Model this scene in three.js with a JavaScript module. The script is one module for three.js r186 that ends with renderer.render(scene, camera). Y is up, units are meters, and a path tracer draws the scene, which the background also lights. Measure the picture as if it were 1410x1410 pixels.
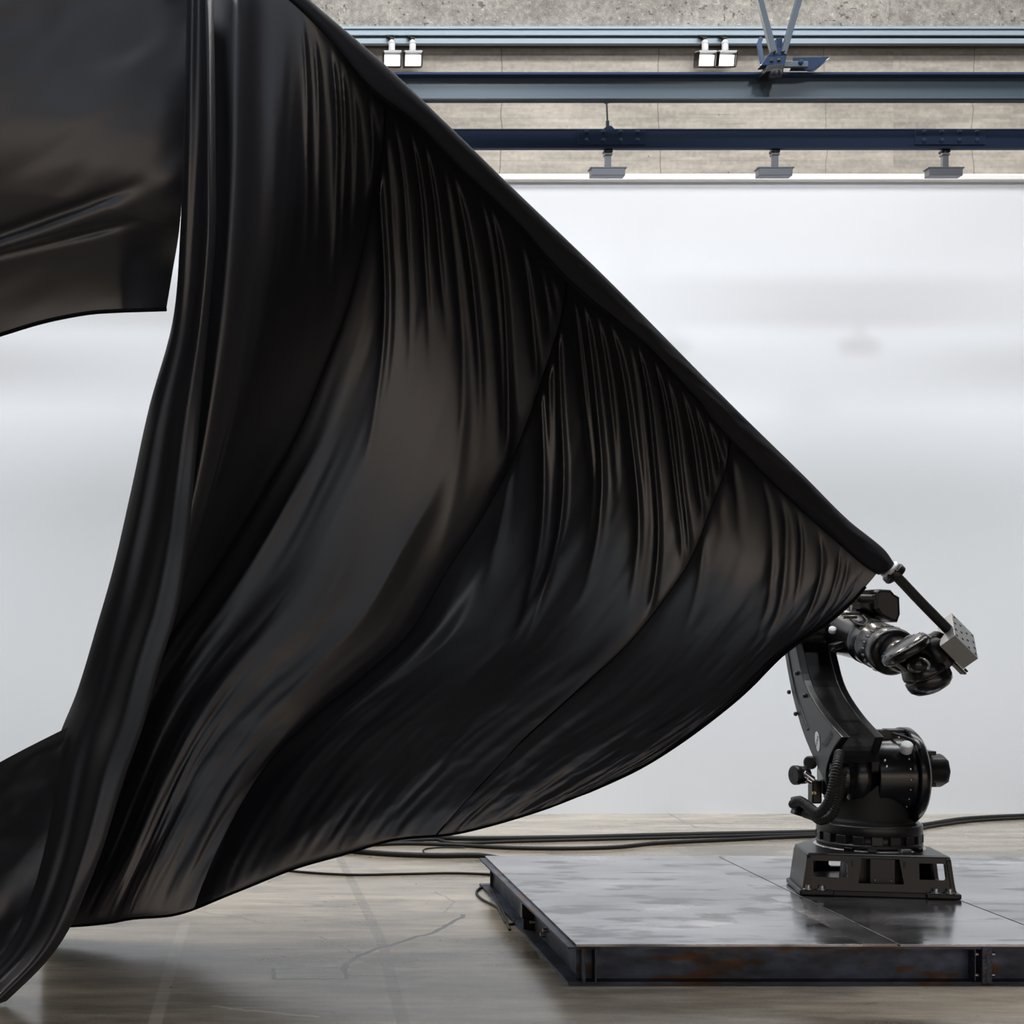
import * as THREE from 'three';
import { mergeGeometries } from 'three/addons/utils/BufferGeometryUtils.js';
import { RoundedBoxGeometry } from 'three/addons/geometries/RoundedBoxGeometry.js';
import { RectAreaLightUniformsLib } from 'three/addons/lights/RectAreaLightUniformsLib.js';

// ------------------------------------------------------------------ camera, light, exposure
RectAreaLightUniformsLib.init();
const scene = new THREE.Scene();
scene.background = new THREE.Color(0, 0, 0);
const EYE = 1.75, F = 2000, CX = 345, CY = 865;          // eye height; focal length and principal point of the shifted lens
const camera = new THREE.PerspectiveCamera(2 * Math.atan(865 / F) * 180 / Math.PI, 2130 / 1730, 0.1, 80);
camera.position.set(0, EYE, 0);
camera.lookAt(0, EYE, -1);
camera.setViewOffset(2130, 1730, 720, 0, 1410, 1410);
camera.updateProjectionMatrix();
const renderer = new THREE.WebGLRenderer();
renderer.toneMapping = THREE.LinearToneMapping;
renderer.toneMappingExposure = 1.04;
renderer.shadowMap.enabled = true;

const V = (x, y, z) => new THREE.Vector3(x, y, z);
// ceiling panels and the tall window of the hall: [name, x, y, z, width, height, pitch, yaw, colour, intensity]
const PANELS = [
  ['ceiling_light', 'long ceiling light strip above the flag', 2.5, 9.25, -8.8, 11, 1.2, -Math.PI / 2, 0, [0.95, 0.97, 1.0], 11.5],
  ['ceiling_light', 'long ceiling light strip close to the back wall', 2, 9.25, -11.7, 24, 1.0, -Math.PI / 2, 0, [1.0, 0.98, 0.95], 9],
  ['window_light', 'wide warm-lit opening low in the wall behind the camera', 4, 1.9, 6.9, 20, 2.8, 0, 0, [1.0, 0.83, 0.70], 0.85],
  ['window_light', 'cool daylight panel high in the wall behind the camera', 3, 7.9, 6.9, 13, 2.2, 0, 0, [0.66, 0.82, 1.0], 0.42],
];
const STAGE = { spots: [[-10, 7.4], [-7, 5.0], [-4, 7.4], [-1, 5.0], [2, 7.4], [5, 5.0], [8, 7.4], [11, 5.0], [14, 7.4]], y: 8.7, aim: [1.4, 13.7], angle: 0.48, intensity: 70, color: [0.90, 0.96, 1.0] };   // spotlights under the ceiling that light the white backdrop over the flag

// ------------------------------------------------------------------ helpers
let seed = 7;
const rnd = () => { seed = (seed + 0x6d2b79f5) | 0; let t = Math.imul(seed ^ (seed >>> 15), 1 | seed); t = (t + Math.imul(t ^ (t >>> 7), 61 | t)) ^ t; return ((t ^ (t >>> 14)) >>> 0) / 4294967296; };
const lerp = (a, b, t) => a + (b - a) * t, clamp = (x, a = 0, b = 1) => Math.min(b, Math.max(a, x));
const sstep = (a, b, x) => { const t = clamp((x - a) / (b - a)); return t * t * (3 - 2 * t); };
const hash = (x, y) => { let h = Math.imul(x, 374761393) + Math.imul(y, 668265263); h = Math.imul(h ^ (h >>> 13), 1274126177); return ((h ^ (h >>> 16)) >>> 0) / 4294967296; };
const vnoise = (x, y) => { const i = Math.floor(x), j = Math.floor(y), u = x - i, v = y - j, s = u * u * (3 - 2 * u), t = v * v * (3 - 2 * v); return lerp(lerp(hash(i, j), hash(i + 1, j), s), lerp(hash(i, j + 1), hash(i + 1, j + 1), s), t); };
const fbm = (x, y, n = 4) => { let a = 0.5, s = 0, w = 0; for (let i = 0; i < n; i++) { s += a * vnoise(x + i * 17.3, y - i * 9.1); w += a; a *= 0.5; x *= 2.03; y *= 2.03; } return s / w; };
// the place at a distance of Z metres that the photograph shows at (px, py)
const at = (px, py, Z) => V((px - CX) * Z / F, EYE - (py - CY) * Z / F, -Z);
// the place on the plane x = X shown at (px, py)
const onX = (px, py, X) => at(px, py, X * F / (px - CX));
// the place on the level y = Y shown at (px, py)
const onY = (px, py, Y) => at(px, py, (EYE - Y) * F / (py - CY));

const taken = new Map();
const numbered = (n) => { const k = taken.get(n) ?? 0; taken.set(n, k + 1); return k ? n + '_' + String(k).padStart(3, '0') : n; };
function flat(g) {
  const o = g.index ? g.toNonIndexed() : g;
  for (const k of Object.keys(o.attributes)) if (!['position', 'normal', 'uv'].includes(k)) o.deleteAttribute(k);
  if (!o.attributes.normal) o.computeVertexNormals();
  if (!o.attributes.uv) o.setAttribute('uv', new THREE.BufferAttribute(new Float32Array(o.attributes.position.count * 2), 2));
  o.clearGroups(); o.morphAttributes = {};
  return o;
}
const merge = (list) => { list = [].concat(list); return list.length === 1 ? list[0] : mergeGeometries(list.map(flat)); };
function part(name, geos, material, parent) {              // one mesh; geometry given in world places, moved to the parent's base
  const g = merge(geos);
  const m = new THREE.Mesh(g, material);
  m.castShadow = m.receiveShadow = true;
  if (parent) {
    const base = V(0, 0, 0);
    for (let p = parent; p && p !== scene; p = p.parent) base.add(p.position);
    g.translate(-base.x, -base.y, -base.z);
    m.name = numbered(name);
    parent.add(m);
  } else { m.name = numbered(name); scene.add(m); }
  return m;
}
function thing(name, label, category, pos, group) {
  const o = new THREE.Group();
  o.name = numbered(name); o.position.copy(pos); o.userData = { label, category };
  if (group) o.userData.group = group;
  scene.add(o);
  return o;
}
function tag(m, label, category, group) { m.userData.label = label; m.userData.category = category; if (group) m.userData.group = group; return m; }
function struct(name, geos, material) { const m = part(name, geos, material); m.userData.kind = 'structure'; return m; }

const box = (x0, x1, y0, y1, z0, z1, r = 0) => {            // z0, z1 as distances from the camera
  const w = Math.abs(x1 - x0), h = Math.abs(y1 - y0), d = Math.abs(z1 - z0);
  const g = r ? new RoundedBoxGeometry(w, h, d, 2, Math.min(r, w / 2.01, h / 2.01, d / 2.01)) : new THREE.BoxGeometry(w, h, d);
  return g.translate((x0 + x1) / 2, (y0 + y1) / 2, -(z0 + z1) / 2);
};
const UP = V(0, 1, 0);
function turned(p, dir, prof, seg = 32) {                   // lathe: prof = [[radius, distance along dir], ...]
  const g = new THREE.LatheGeometry(prof.map(([r, h]) => new THREE.Vector2(Math.max(r, 1e-4), h)), seg);
  g.applyQuaternion(new THREE.Quaternion().setFromUnitVectors(UP, dir.clone().normalize()));
  return g.translate(p.x, p.y, p.z);
}
function cyl(p0, p1, r0, r1 = r0, seg = 24, bev = 0.12) {
  const d = p1.clone().sub(p0), L = d.length(), b = Math.min(r0, r1, L) * bev;
  return turned(p0, d, [[0, 0], [r0 - b, 0], [r0, b], [r1, L - b], [r1 - b, L], [0, L]].map((q) => q), seg);
}
function creased(g, angle = 0.6) { return g; }
function obox(c, ax, ay, az, r = 0) {                       // box from its centre and three edge vectors
  if (ax.clone().cross(ay).dot(az) < 0) az = az.clone().multiplyScalar(-1);
  const g = r ? new RoundedBoxGeometry(ax.length(), ay.length(), az.length(), 2, r) : new THREE.BoxGeometry(ax.length(), ay.length(), az.length());
  const m = new THREE.Matrix4().makeBasis(ax.clone().normalize(), ay.clone().normalize(), az.clone().normalize());
  g.applyMatrix4(m);
  return g.translate(c.x, c.y, c.z);
}
function prism(pts, vec, bevel = 0.004, holes = []) {       // flat outline given by world points, thickened along vec
  const n = vec.clone().normalize(), u = pts[1].clone().sub(pts[0]); u.addScaledVector(n, -u.dot(n)).normalize();
  const v = n.clone().cross(u), o = pts[0];
  const to = (p) => { const d = p.clone().sub(o); return new THREE.Vector2(d.dot(u), d.dot(v)); };
  const s = new THREE.Shape(pts.map(to));
  for (const h of holes) s.holes.push(new THREE.Path(h.map(to)));
  const L = vec.length();
  const g = new THREE.ExtrudeGeometry(s, bevel ? { depth: L - 2 * bevel, bevelEnabled: true, bevelThickness: bevel, bevelSize: bevel, bevelOffset: -bevel, bevelSegments: 2, curveSegments: 16 } : { depth: L, bevelEnabled: false, curveSegments: 16 });
  if (bevel) g.translate(0, 0, bevel);
  g.applyMatrix4(new THREE.Matrix4().makeBasis(u, v, n));
  return g.translate(o.x, o.y, o.z);
}
const smoothPts = (pts, n) => new THREE.CatmullRomCurve3(pts, false, 'centripetal').getSpacedPoints(n);
const tube = (pts, r, seg = 60, radial = 8) => new THREE.TubeGeometry(new THREE.CatmullRomCurve3(pts, false, 'centripetal'), seg, r, radial);
function sheet(nu, nv, fn, closed = false) {                // grid of places fn(u, v)
  const pos = new Float32Array((nu + 1) * (nv + 1) * 3), uv = new Float32Array((nu + 1) * (nv + 1) * 2), idx = [];
  for (let j = 0, k = 0; j <= nv; j++) for (let i = 0; i <= nu; i++, k++) {
    const p = fn(i / nu, j / nv);
    pos[k * 3] = p.x; pos[k * 3 + 1] = p.y; pos[k * 3 + 2] = p.z; uv[k * 2] = i / nu; uv[k * 2 + 1] = j / nv;
    if (i < nu && j < nv) { const a = k, b = k + 1, c = k + nu + 1, d = c + 1; idx.push(a, c, b, b, c, d); }
  }
  const g = new THREE.BufferGeometry();
  g.setAttribute('position', new THREE.BufferAttribute(pos, 3)); g.setAttribute('uv', new THREE.BufferAttribute(uv, 2)); g.setIndex(idx);
  g.computeVertexNormals();
  return g;
}
function canvas(w, h, draw) {
  const c = document.createElement('canvas'); c.width = w; c.height = h;
  draw(c.getContext('2d'), w, h);
  return c;
}
function texture(c, rw, rh, srgb = true) {
  const t = new THREE.CanvasTexture(c);
  if (srgb) t.colorSpace = THREE.SRGBColorSpace;
  t.wrapS = t.wrapT = THREE.RepeatWrapping; t.magFilter = THREE.LinearFilter; t.repeat.set(rw, rh);
  return t;
}
function pixelsTo(x, w, h, fn) {
  const im = x.getImageData(0, 0, w, h), d = im.data;
  for (let j = 0, k = 0; j < h; j++) for (let i = 0; i < w; i++, k += 4) { const c = fn(i, j, d[k], d[k + 1], d[k + 2]); d[k] = c[0]; d[k + 1] = c[1]; d[k + 2] = c[2]; d[k + 3] = 255; }
  x.putImageData(im, 0, 0);
}
const std = (color, roughness, metalness = 0, extra = {}) => new THREE.MeshPhysicalMaterial({ color: new THREE.Color(...color), roughness, metalness, ...extra });

// ------------------------------------------------------------------ materials
const FW = 14, FD = 16, FX = -5, FZ = 2;                    // the textured stretch of floor: x from FX, distance from FZ
function floorCanvas() {
  const W = 2048, H = 2048;
  const toC = (p) => [(p.x - FX) / FW * W, (-p.z - FZ) / FD * H];
  return canvas(W, H, (x) => {
    x.fillStyle = '#8f8679'; x.fillRect(0, 0, W, H);
    pixelsTo(x, W, H, (i, j) => {
      const X = i / W * FW, Z = j / H * FD;
      let t = 0.80 + 0.42 * (fbm(X * 0.55, Z * 1.1, 5) - 0.5) + 0.34 * (fbm(X * 1.6 + 40, Z * 9, 4) - 0.5) + 0.12 * (fbm(X * 9, Z * 30 + 7, 3) - 0.5) + 0.06 * (hash(i, j) - 0.5);
      const st = sstep(0.60, 0.74, fbm(X * 0.9 + 9, Z * 1.8 + 3, 5)) * 0.16; t -= st;
      const w = fbm(X * 0.4 + 80, Z * 0.8 + 11, 3);
      return [188 * t + 6 * w, 177 * t + 4 * w, 161 * t];
    });
    const path = (pts, style, width) => { x.strokeStyle = style; x.lineWidth = width; x.lineJoin = 'round'; x.beginPath(); pts.forEach(([px, py], k) => { const c = toC(onY(px, py, 0)); k ? x.lineTo(...c) : x.moveTo(...c); }); x.stroke(); };
    const jag = (pts, n, a) => { const out = []; for (let k = 0; k < pts.length - 1; k++) for (let i = 0; i < n; i++) { const t = i / n; out.push([lerp(pts[k][0], pts[k + 1][0], t) + (rnd() - 0.5) * a * 2, lerp(pts[k][1], pts[k + 1][1], t) + (rnd() - 0.5) * a]); } out.push(pts.at(-1)); return out; };
    path([[466, 1178], [500, 1245], [527, 1300], [545, 1373], [556, 1410]], 'rgba(70,66,62,0.25)', 9);      // pale and dark strips left by old tape
    path([[255, 1270], [240, 1314], [213, 1410]], 'rgba(205,200,194,0.28)', 9);
    path(jag([[640, 1260], [600, 1283], [540, 1300], [500, 1313], [478, 1326], [472, 1336]], 8, 2), 'rgba(28,25,22,0.95)', 3.4);   // cracks
    path(jag([[472, 1336], [480, 1344], [560, 1343]], 5, 1), 'rgba(50,46,42,0.5)', 1.8);
    path(jag([[376, 1334], [420, 1333], [472, 1332]], 6, 1), 'rgba(55,50,46,0.6)', 1.8);
    path(jag([[376, 1348], [430, 1348], [477, 1348]], 6, 1), 'rgba(35,31,28,0.9)', 2.8);
    path([[377, 1334], [377, 1348]], 'rgba(25,22,20,0.95)', 2.2); path([[475, 1332], [477, 1347]], 'rgba(25,22,20,0.9)', 2);
    path(jag([[440, 1290], [470, 1303], [485, 1312]], 5, 2), 'rgba(70,64,58,0.5)', 1.5);
    path(jag([[600, 1228], [625, 1240], [612, 1256]], 6, 3), 'rgba(80,74,68,0.5)', 1.5);
    path(jag([[270, 1255], [330, 1262], [365, 1272]], 6, 2), 'rgba(80,70,62,0.5)', 1.6);
    path(jag([[290, 1385], [350, 1392], [440, 1400]], 6, 2), 'rgba(200,190,178,0.45)', 3);
    path([[905, 1113], [960, 1140]], 'rgba(90,85,80,0.4)', 4);
    for (let k = 0; k < 260; k++) {                          // scuffs and chips
      const a = rnd() * W, b = rnd() * H, L = 4 + rnd() * rnd() * 90, an = (rnd() - 0.5) * 1.2;
      x.strokeStyle = rnd() < 0.6 ? `rgba(60,54,48,${0.08 + rnd() * 0.25})` : `rgba(205,198,188,${0.1 + rnd() * 0.25})`; x.lineWidth = 0.7 + rnd() * 1.2;
      x.beginPath(); x.moveTo(a, b); x.quadraticCurveTo(a + L * 0.5, b + Math.sin(an) * L * 0.3 + (rnd() - 0.5) * 14, a + L * Math.cos(an), b + L * Math.sin(an)); x.stroke();
    }
    for (let k = 0; k < 500; k++) { x.fillStyle = `rgba(45,40,36,${0.2 + rnd() * 0.5})`; x.fillRect(rnd() * W, rnd() * H, 1 + rnd() * 3, 1 + rnd() * 2); }
  });
}
const floorTex = texture(floorCanvas(), 1, 1);
floorTex.flipY = false; floorTex.needsUpdate = true;
const floorRough = texture(canvas(1024, 1024, (x) => pixelsTo(x, 1024, 1024, (i, j) => { const t = 255 * clamp(0.78 + 0.5 * (fbm(i / 90, j / 22, 5) - 0.5)); return [t, t, t]; })), 1, 1, false);

function concreteCanvas(W, H, rough) {                      // 8 m x 4 m of board-marked (or hacked) concrete
  return canvas(W, H, (x) => {
    pixelsTo(x, W, H, (i, j) => {
      const X = i / W * 8, Y = j / H * 4;
      let t;
      if (rough) {
        const g = fbm(X * 26, Y * 26, 3), c = hash(i >> 1, j >> 1);
        t = 0.90 + 0.30 * (fbm(X * 2, Y * 3, 4) - 0.5) + 0.34 * (g - 0.5) + 0.14 * (c - 0.5) + 0.06;
        if (vnoise(X * 34 + 5, Y * 34) > 0.86 && fbm(X * 1.4 + 3, Y * 2, 3) > 0.5) t *= 0.72;
        if (vnoise(X * 40 + 95, Y * 40) > 0.88) t *= 1.18;
        return [170 * t, 167 * t, 161 * t];
      }
      t = 0.92 + 0.28 * (fbm(X * 1.1, Y * 2.2, 5) - 0.5) + 0.20 * (fbm(X * 3, Y * 24, 3) - 0.5) + 0.12 * (fbm(X * 30, Y * 30, 2) - 0.5) + 0.05 * (hash(i, j) - 0.5);
      t -= 0.07 * sstep(0.93, 1, Math.abs(((Y / 0.21) % 1) * 2 - 1)) * (0.4 + 0.6 * vnoise(X * 4, Y * 5));
      return [186 * t, 179 * t, 169 * t];
    });
    if (!rough) {
      for (let k = 0; k < 5; k++) { let a = (0.1 + k * 0.2) * W + rnd() * 60; x.strokeStyle = `rgba(80,72,64,${0.3 + rnd() * 0.3})`; x.lineWidth = 1.5 + rnd(); x.beginPath(); x.moveTo(a, 0); for (let b = 0; b <= H; b += 16) { a += (rnd() - 0.5) * 5; x.lineTo(a, b); } x.stroke(); }
      for (let k = 0; k < 60; k++) { x.strokeStyle = rnd() < 0.5 ? 'rgba(215,206,192,0.5)' : 'rgba(95,87,78,0.35)'; x.lineWidth = 1 + rnd(); const a = rnd() * W, b = rnd() * H; x.beginPath(); x.moveTo(a, b); x.lineTo(a + 20 + rnd() * 120, b + (rnd() - 0.5) * 6); x.stroke(); }
      for (let k = 0; k < 120; k++) { x.fillStyle = `rgba(70,62,54,${0.2 + 0.4 * rnd()})`; x.beginPath(); x.arc(rnd() * W, rnd() * H, 0.8 + rnd() * 1.6, 0, 7); x.fill(); }
    } else for (let k = 0; k < 260; k++) { x.fillStyle = `rgba(60,58,55,${0.15 + 0.4 * rnd()})`; x.beginPath(); x.ellipse(rnd() * W, rnd() * H, 1 + rnd() * 3, 0.8 + rnd() * 2, rnd() * 3, 0, 7); x.fill(); }
  });
}
const boardTex = texture(concreteCanvas(2048, 1024, false), 1 / 8, 1 / 4), hackedTex = texture(concreteCanvas(2048, 1024, true), 1 / 8, 1 / 4);
const plateCanvas = (rough) => canvas(1024, 1024, (x) => {
  pixelsTo(x, 1024, 1024, (i, j) => {
    const X = i / 1024 * 3, Y = j / 1024 * 3, s = fbm(X * 2.2, Y * 5, 5), b = fbm(X * 1.7 + 31, Y * 2.2, 4), d = sstep(0.50, 0.72, fbm(X * 4 + 11, Y * 9, 5));
    if (rough) { const t = 255 * clamp(0.50 + 0.9 * (b - 0.5) + 0.5 * (s - 0.5) + 0.2 * d); return [t, t, t]; }
    const t = 0.86 + 0.35 * (s - 0.5) + 0.3 * (b - 0.5) - 0.22 * d + 0.05 * (hash(i, j) - 0.5);
    return [205 * t, 204 * t, 208 * t];
  });
  if (!rough) for (let k = 0; k < 90; k++) { x.strokeStyle = rnd() < 0.7 ? `rgba(30,28,28,${0.15 + rnd() * 0.4})` : `rgba(225,225,230,${0.1 + rnd() * 0.3})`; x.lineWidth = 0.8 + rnd() * 2; const a = rnd() * 1024, b = rnd() * 1024; x.beginPath(); x.moveTo(a, b); x.quadraticCurveTo(a + 20 + rnd() * 60, b + (rnd() - 0.5) * 14, a + 30 + rnd() * 120, b + (rnd() - 0.5) * 20); x.stroke(); }
});
const rustCanvas = canvas(1024, 256, (x) => pixelsTo(x, 1024, 256, (i, j) => {
  const n = fbm(i / 60, j / 30, 5), r = sstep(0.55, 0.72, fbm(i / 110 + 8, j / 26 + 4, 5)), t = 0.7 + 0.7 * (n - 0.5);
  return [lerp(100, 118, r) * t, lerp(110, 84, r) * t, lerp(132, 66, r) * t];
}));
const M = {
  floor: std([1, 1, 1], 0.27, 0, { map: floorTex, roughnessMap: floorRough }),
  board: std([1, 1, 1], 0.85, 0, { map: boardTex, bumpMap: boardTex, bumpScale: 0.004 }),
  hacked: std([1, 1, 1], 0.95, 0, { map: hackedTex, bumpMap: hackedTex, bumpScale: 0.02 }),
  warmWall: std([0.07, 0.065, 0.06], 0.9),
  sideWall: std([0.08, 0.078, 0.075], 0.9),
  ceiling: std([0.10, 0.10, 0.105], 0.9),
  screen: std([0.74, 0.76, 0.80], 0.85),
  rail: std([0.9, 0.9, 0.9], 0.5),
  cloth: std([0.011, 0.011, 0.017], 0.38, 0, { ior: 1.8, side: THREE.DoubleSide }),
  hem: std([0.011, 0.011, 0.015], 0.65, 0, { specularIntensity: 0.4, side: THREE.DoubleSide }),
  thread: std([0.006, 0.006, 0.007], 0.9, 0, { specularIntensity: 0.2 }),
  navy: std([0.026, 0.046, 0.095], 0.7, 0.0, { specularIntensity: 0.35 }),
  slate: std([0.065, 0.09, 0.115], 0.42, 0.0),
  trackBlue: std([0.26, 0.33, 0.39], 0.4, 0.3),
  black: std([0.004, 0.004, 0.005], 0.25, 0, { clearcoat: 0.15, clearcoatRoughness: 0.1 }),
  satinBlack: std([0.005, 0.005, 0.006], 0.33, 0, { specularIntensity: 0.75 }),
  gunmetal: std([0.03, 0.03, 0.032], 0.35, 0.4),
  rubber: std([0.006, 0.006, 0.006], 0.6),
  chrome: std([0.75, 0.76, 0.78], 0.22, 1),
  brushed: std([0.46, 0.46, 0.46], 0.38, 1),
  blockSteel: std([0.30, 0.30, 0.30], 0.42, 1),
  brass: std([0.6, 0.48, 0.2], 0.35, 1),
  white: std([0.8, 0.82, 0.84], 0.45),
  lampGrey: std([0.62, 0.64, 0.67], 0.45, 0.1),
  washer: std([0.22, 0.23, 0.26], 0.45, 0.2),
  plate: std([1, 1, 1], 0.36, 0.9, { map: texture(plateCanvas(false), 1 / 3, 1 / 3), roughnessMap: texture(plateCanvas(true), 1 / 3, 1 / 3, false) }),
  frame: std([1, 1, 1], 0.5, 0.5, { map: texture(rustCanvas, 1 / 2, 1 / 0.5) }),
};
const uvMetres = (g, fx, fy) => { const p = g.attributes.position, u = g.attributes.uv; for (let i = 0; i < p.count; i++) u.setXY(i, fx(p.getX(i), p.getY(i), p.getZ(i)), fy(p.getX(i), p.getY(i), p.getZ(i))); return g; };
const uvWall = (g) => uvMetres(g, (x, y, z) => x + z, (x, y, z) => y + z * 0.37);
const uvFlat = (g) => uvMetres(g, (x, y, z) => x, (x, y, z) => z + y);

// ------------------------------------------------------------------ the hall
{
  const g = uvMetres(box(-11, 15, -0.3, 0, -7.5, 15), (x, y, z) => (x - FX) / FW, (x, y, z) => (-z - FZ) / FD);
  struct('floor', g, M.floor);
  struct('wall_back', uvWall(box(-11, 15, 0, 9.6, 14.35, 14.75)), M.board);
  struct('wall_left', uvWall(box(-11.3, -11, -0.3, 9.6, -7.5, 15)), M.sideWall);
  struct('wall_right', uvWall(box(15, 15.3, -0.3, 9.6, -7.5, 15)), M.sideWall);
  struct('wall_front', uvWall(box(-11, 15, 0, 9.6, -7.5, -7.2)), M.warmWall);
  struct('ceiling', uvFlat(box(-11.3, 15.3, 9.6, 9.9, -7.5, 15)), M.ceiling);
  const Zl = 14.27, yl = EYE + (CY - 38.5) * Zl / F;
  const l = struct('wall_lintel', uvWall(box(-11, 15, yl, 9.6, Zl, 14.35)), M.hacked);
  l.userData.label = 'rough hacked concrete beam across the top of the back wall';
}
for (const [name, label, x, y, z, w, h, pitch, yaw, c, I] of PANELS) {
  const pos = V(x, y, z), t = thing(name, label, 'light', pos);
  const q = new THREE.Quaternion().setFromEuler(new THREE.Euler(pitch, yaw, 0, 'YXZ')), dir = V(0, 0, -1).applyQuaternion(q);
  const back = new THREE.BoxGeometry(w + 0.2, h + 0.2, 0.12).applyQuaternion(q).translate(pos.x - dir.x * 0.09, pos.y - dir.y * 0.09, pos.z - dir.z * 0.09);
  part('housing', back, M.lampGrey, t);
  const face = new THREE.PlaneGeometry(w, h).rotateY(Math.PI).applyQuaternion(q).translate(pos.x - dir.x * 0.02, pos.y - dir.y * 0.02, pos.z - dir.z * 0.02);
  part('diffuser', face, std([0.8, 0.8, 0.8], 0.6, 0, { emissive: new THREE.Color(...c), emissiveIntensity: 0.6 }), t);
  const L = new THREE.RectAreaLight(new THREE.Color(...c), I, w, h);
  L.quaternion.copy(q); L.name = 'panel_glow';
  t.add(L);
}

for (const [x, Zs] of STAGE.spots) {
  const c = V(x, STAGE.y, -Zs), to = V(x + 0.6, STAGE.aim[0], -STAGE.aim[1]), d = to.clone().sub(c).normalize();
  const nth = ['first', 'second', 'third', 'fourth', 'fifth', 'sixth', 'seventh', 'eighth', 'ninth'][STAGE.spots.findIndex((q) => q[0] === x)];
  const t = thing('stage_spotlight', `black stage spotlight under the ceiling aimed at the white backdrop, ${nth} from the left`, 'spotlight', c, 'stage spotlights in front of the flag');
  part('housing', turned(c.clone().addScaledVector(d, -0.36), d, [[0, 0], [0.16, 0.01], [0.24, 0.08], [0.24, 0.3], [0.28, 0.34], [0.27, 0.34], [0.23, 0.3], [0, 0.3]], 24), M.satinBlack, t);
  part('yoke', [box(x - 0.3, x - 0.285, STAGE.y - 0.05, STAGE.y + 0.4, Zs - 0.18, Zs - 0.14), box(x + 0.285, x + 0.3, STAGE.y - 0.05, STAGE.y + 0.4, Zs - 0.18, Zs - 0.14), box(x - 0.3, x + 0.3, STAGE.y + 0.39, STAGE.y + 0.41, Zs - 0.18, Zs - 0.14), box(x - 0.02, x + 0.02, STAGE.y + 0.4, 9.6, Zs - 0.18, Zs - 0.14)], M.satinBlack, t);
  part('lens', turned(c.clone().addScaledVector(d, -0.05), d, [[0, 0], [0.23, 0], [0.15, 0.02], [0, 0.028]], 24), std([0.9, 0.9, 0.9], 0.3, 0, { emissive: new THREE.Color(...STAGE.color), emissiveIntensity: 2 }), t);
  const L = new THREE.SpotLight(new THREE.Color(...STAGE.color), STAGE.intensity, 0, STAGE.angle, 0.9);
  L.shadow.radius = 12; L.castShadow = true; L.name = 'stage_glow';
  L.position.copy(d.clone().multiplyScalar(0.05)); L.target.position.copy(d.clone().multiplyScalar(5)); L.target.name = 'aim';
  t.add(L); t.add(L.target);
}

// ------------------------------------------------------------------ white backdrop
{
  const Z = 13.7, yt = EYE + (CY - 241) * Z / F, yr = EYE + (CY - 251) * Z / F;
  const t = thing('screen_wall', 'tall plain white backdrop standing on the floor along the back wall', 'backdrop', V(3, 0, -Z));
  part('panel', box(-10.5, 14.5, 0, yr, Z, Z + 0.2), M.screen, t);
  part('top_rail', box(-10.5, 14.5, yr, yt, Z - 0.05, Z + 0.22, 0.02), M.rail, t);
}

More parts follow.
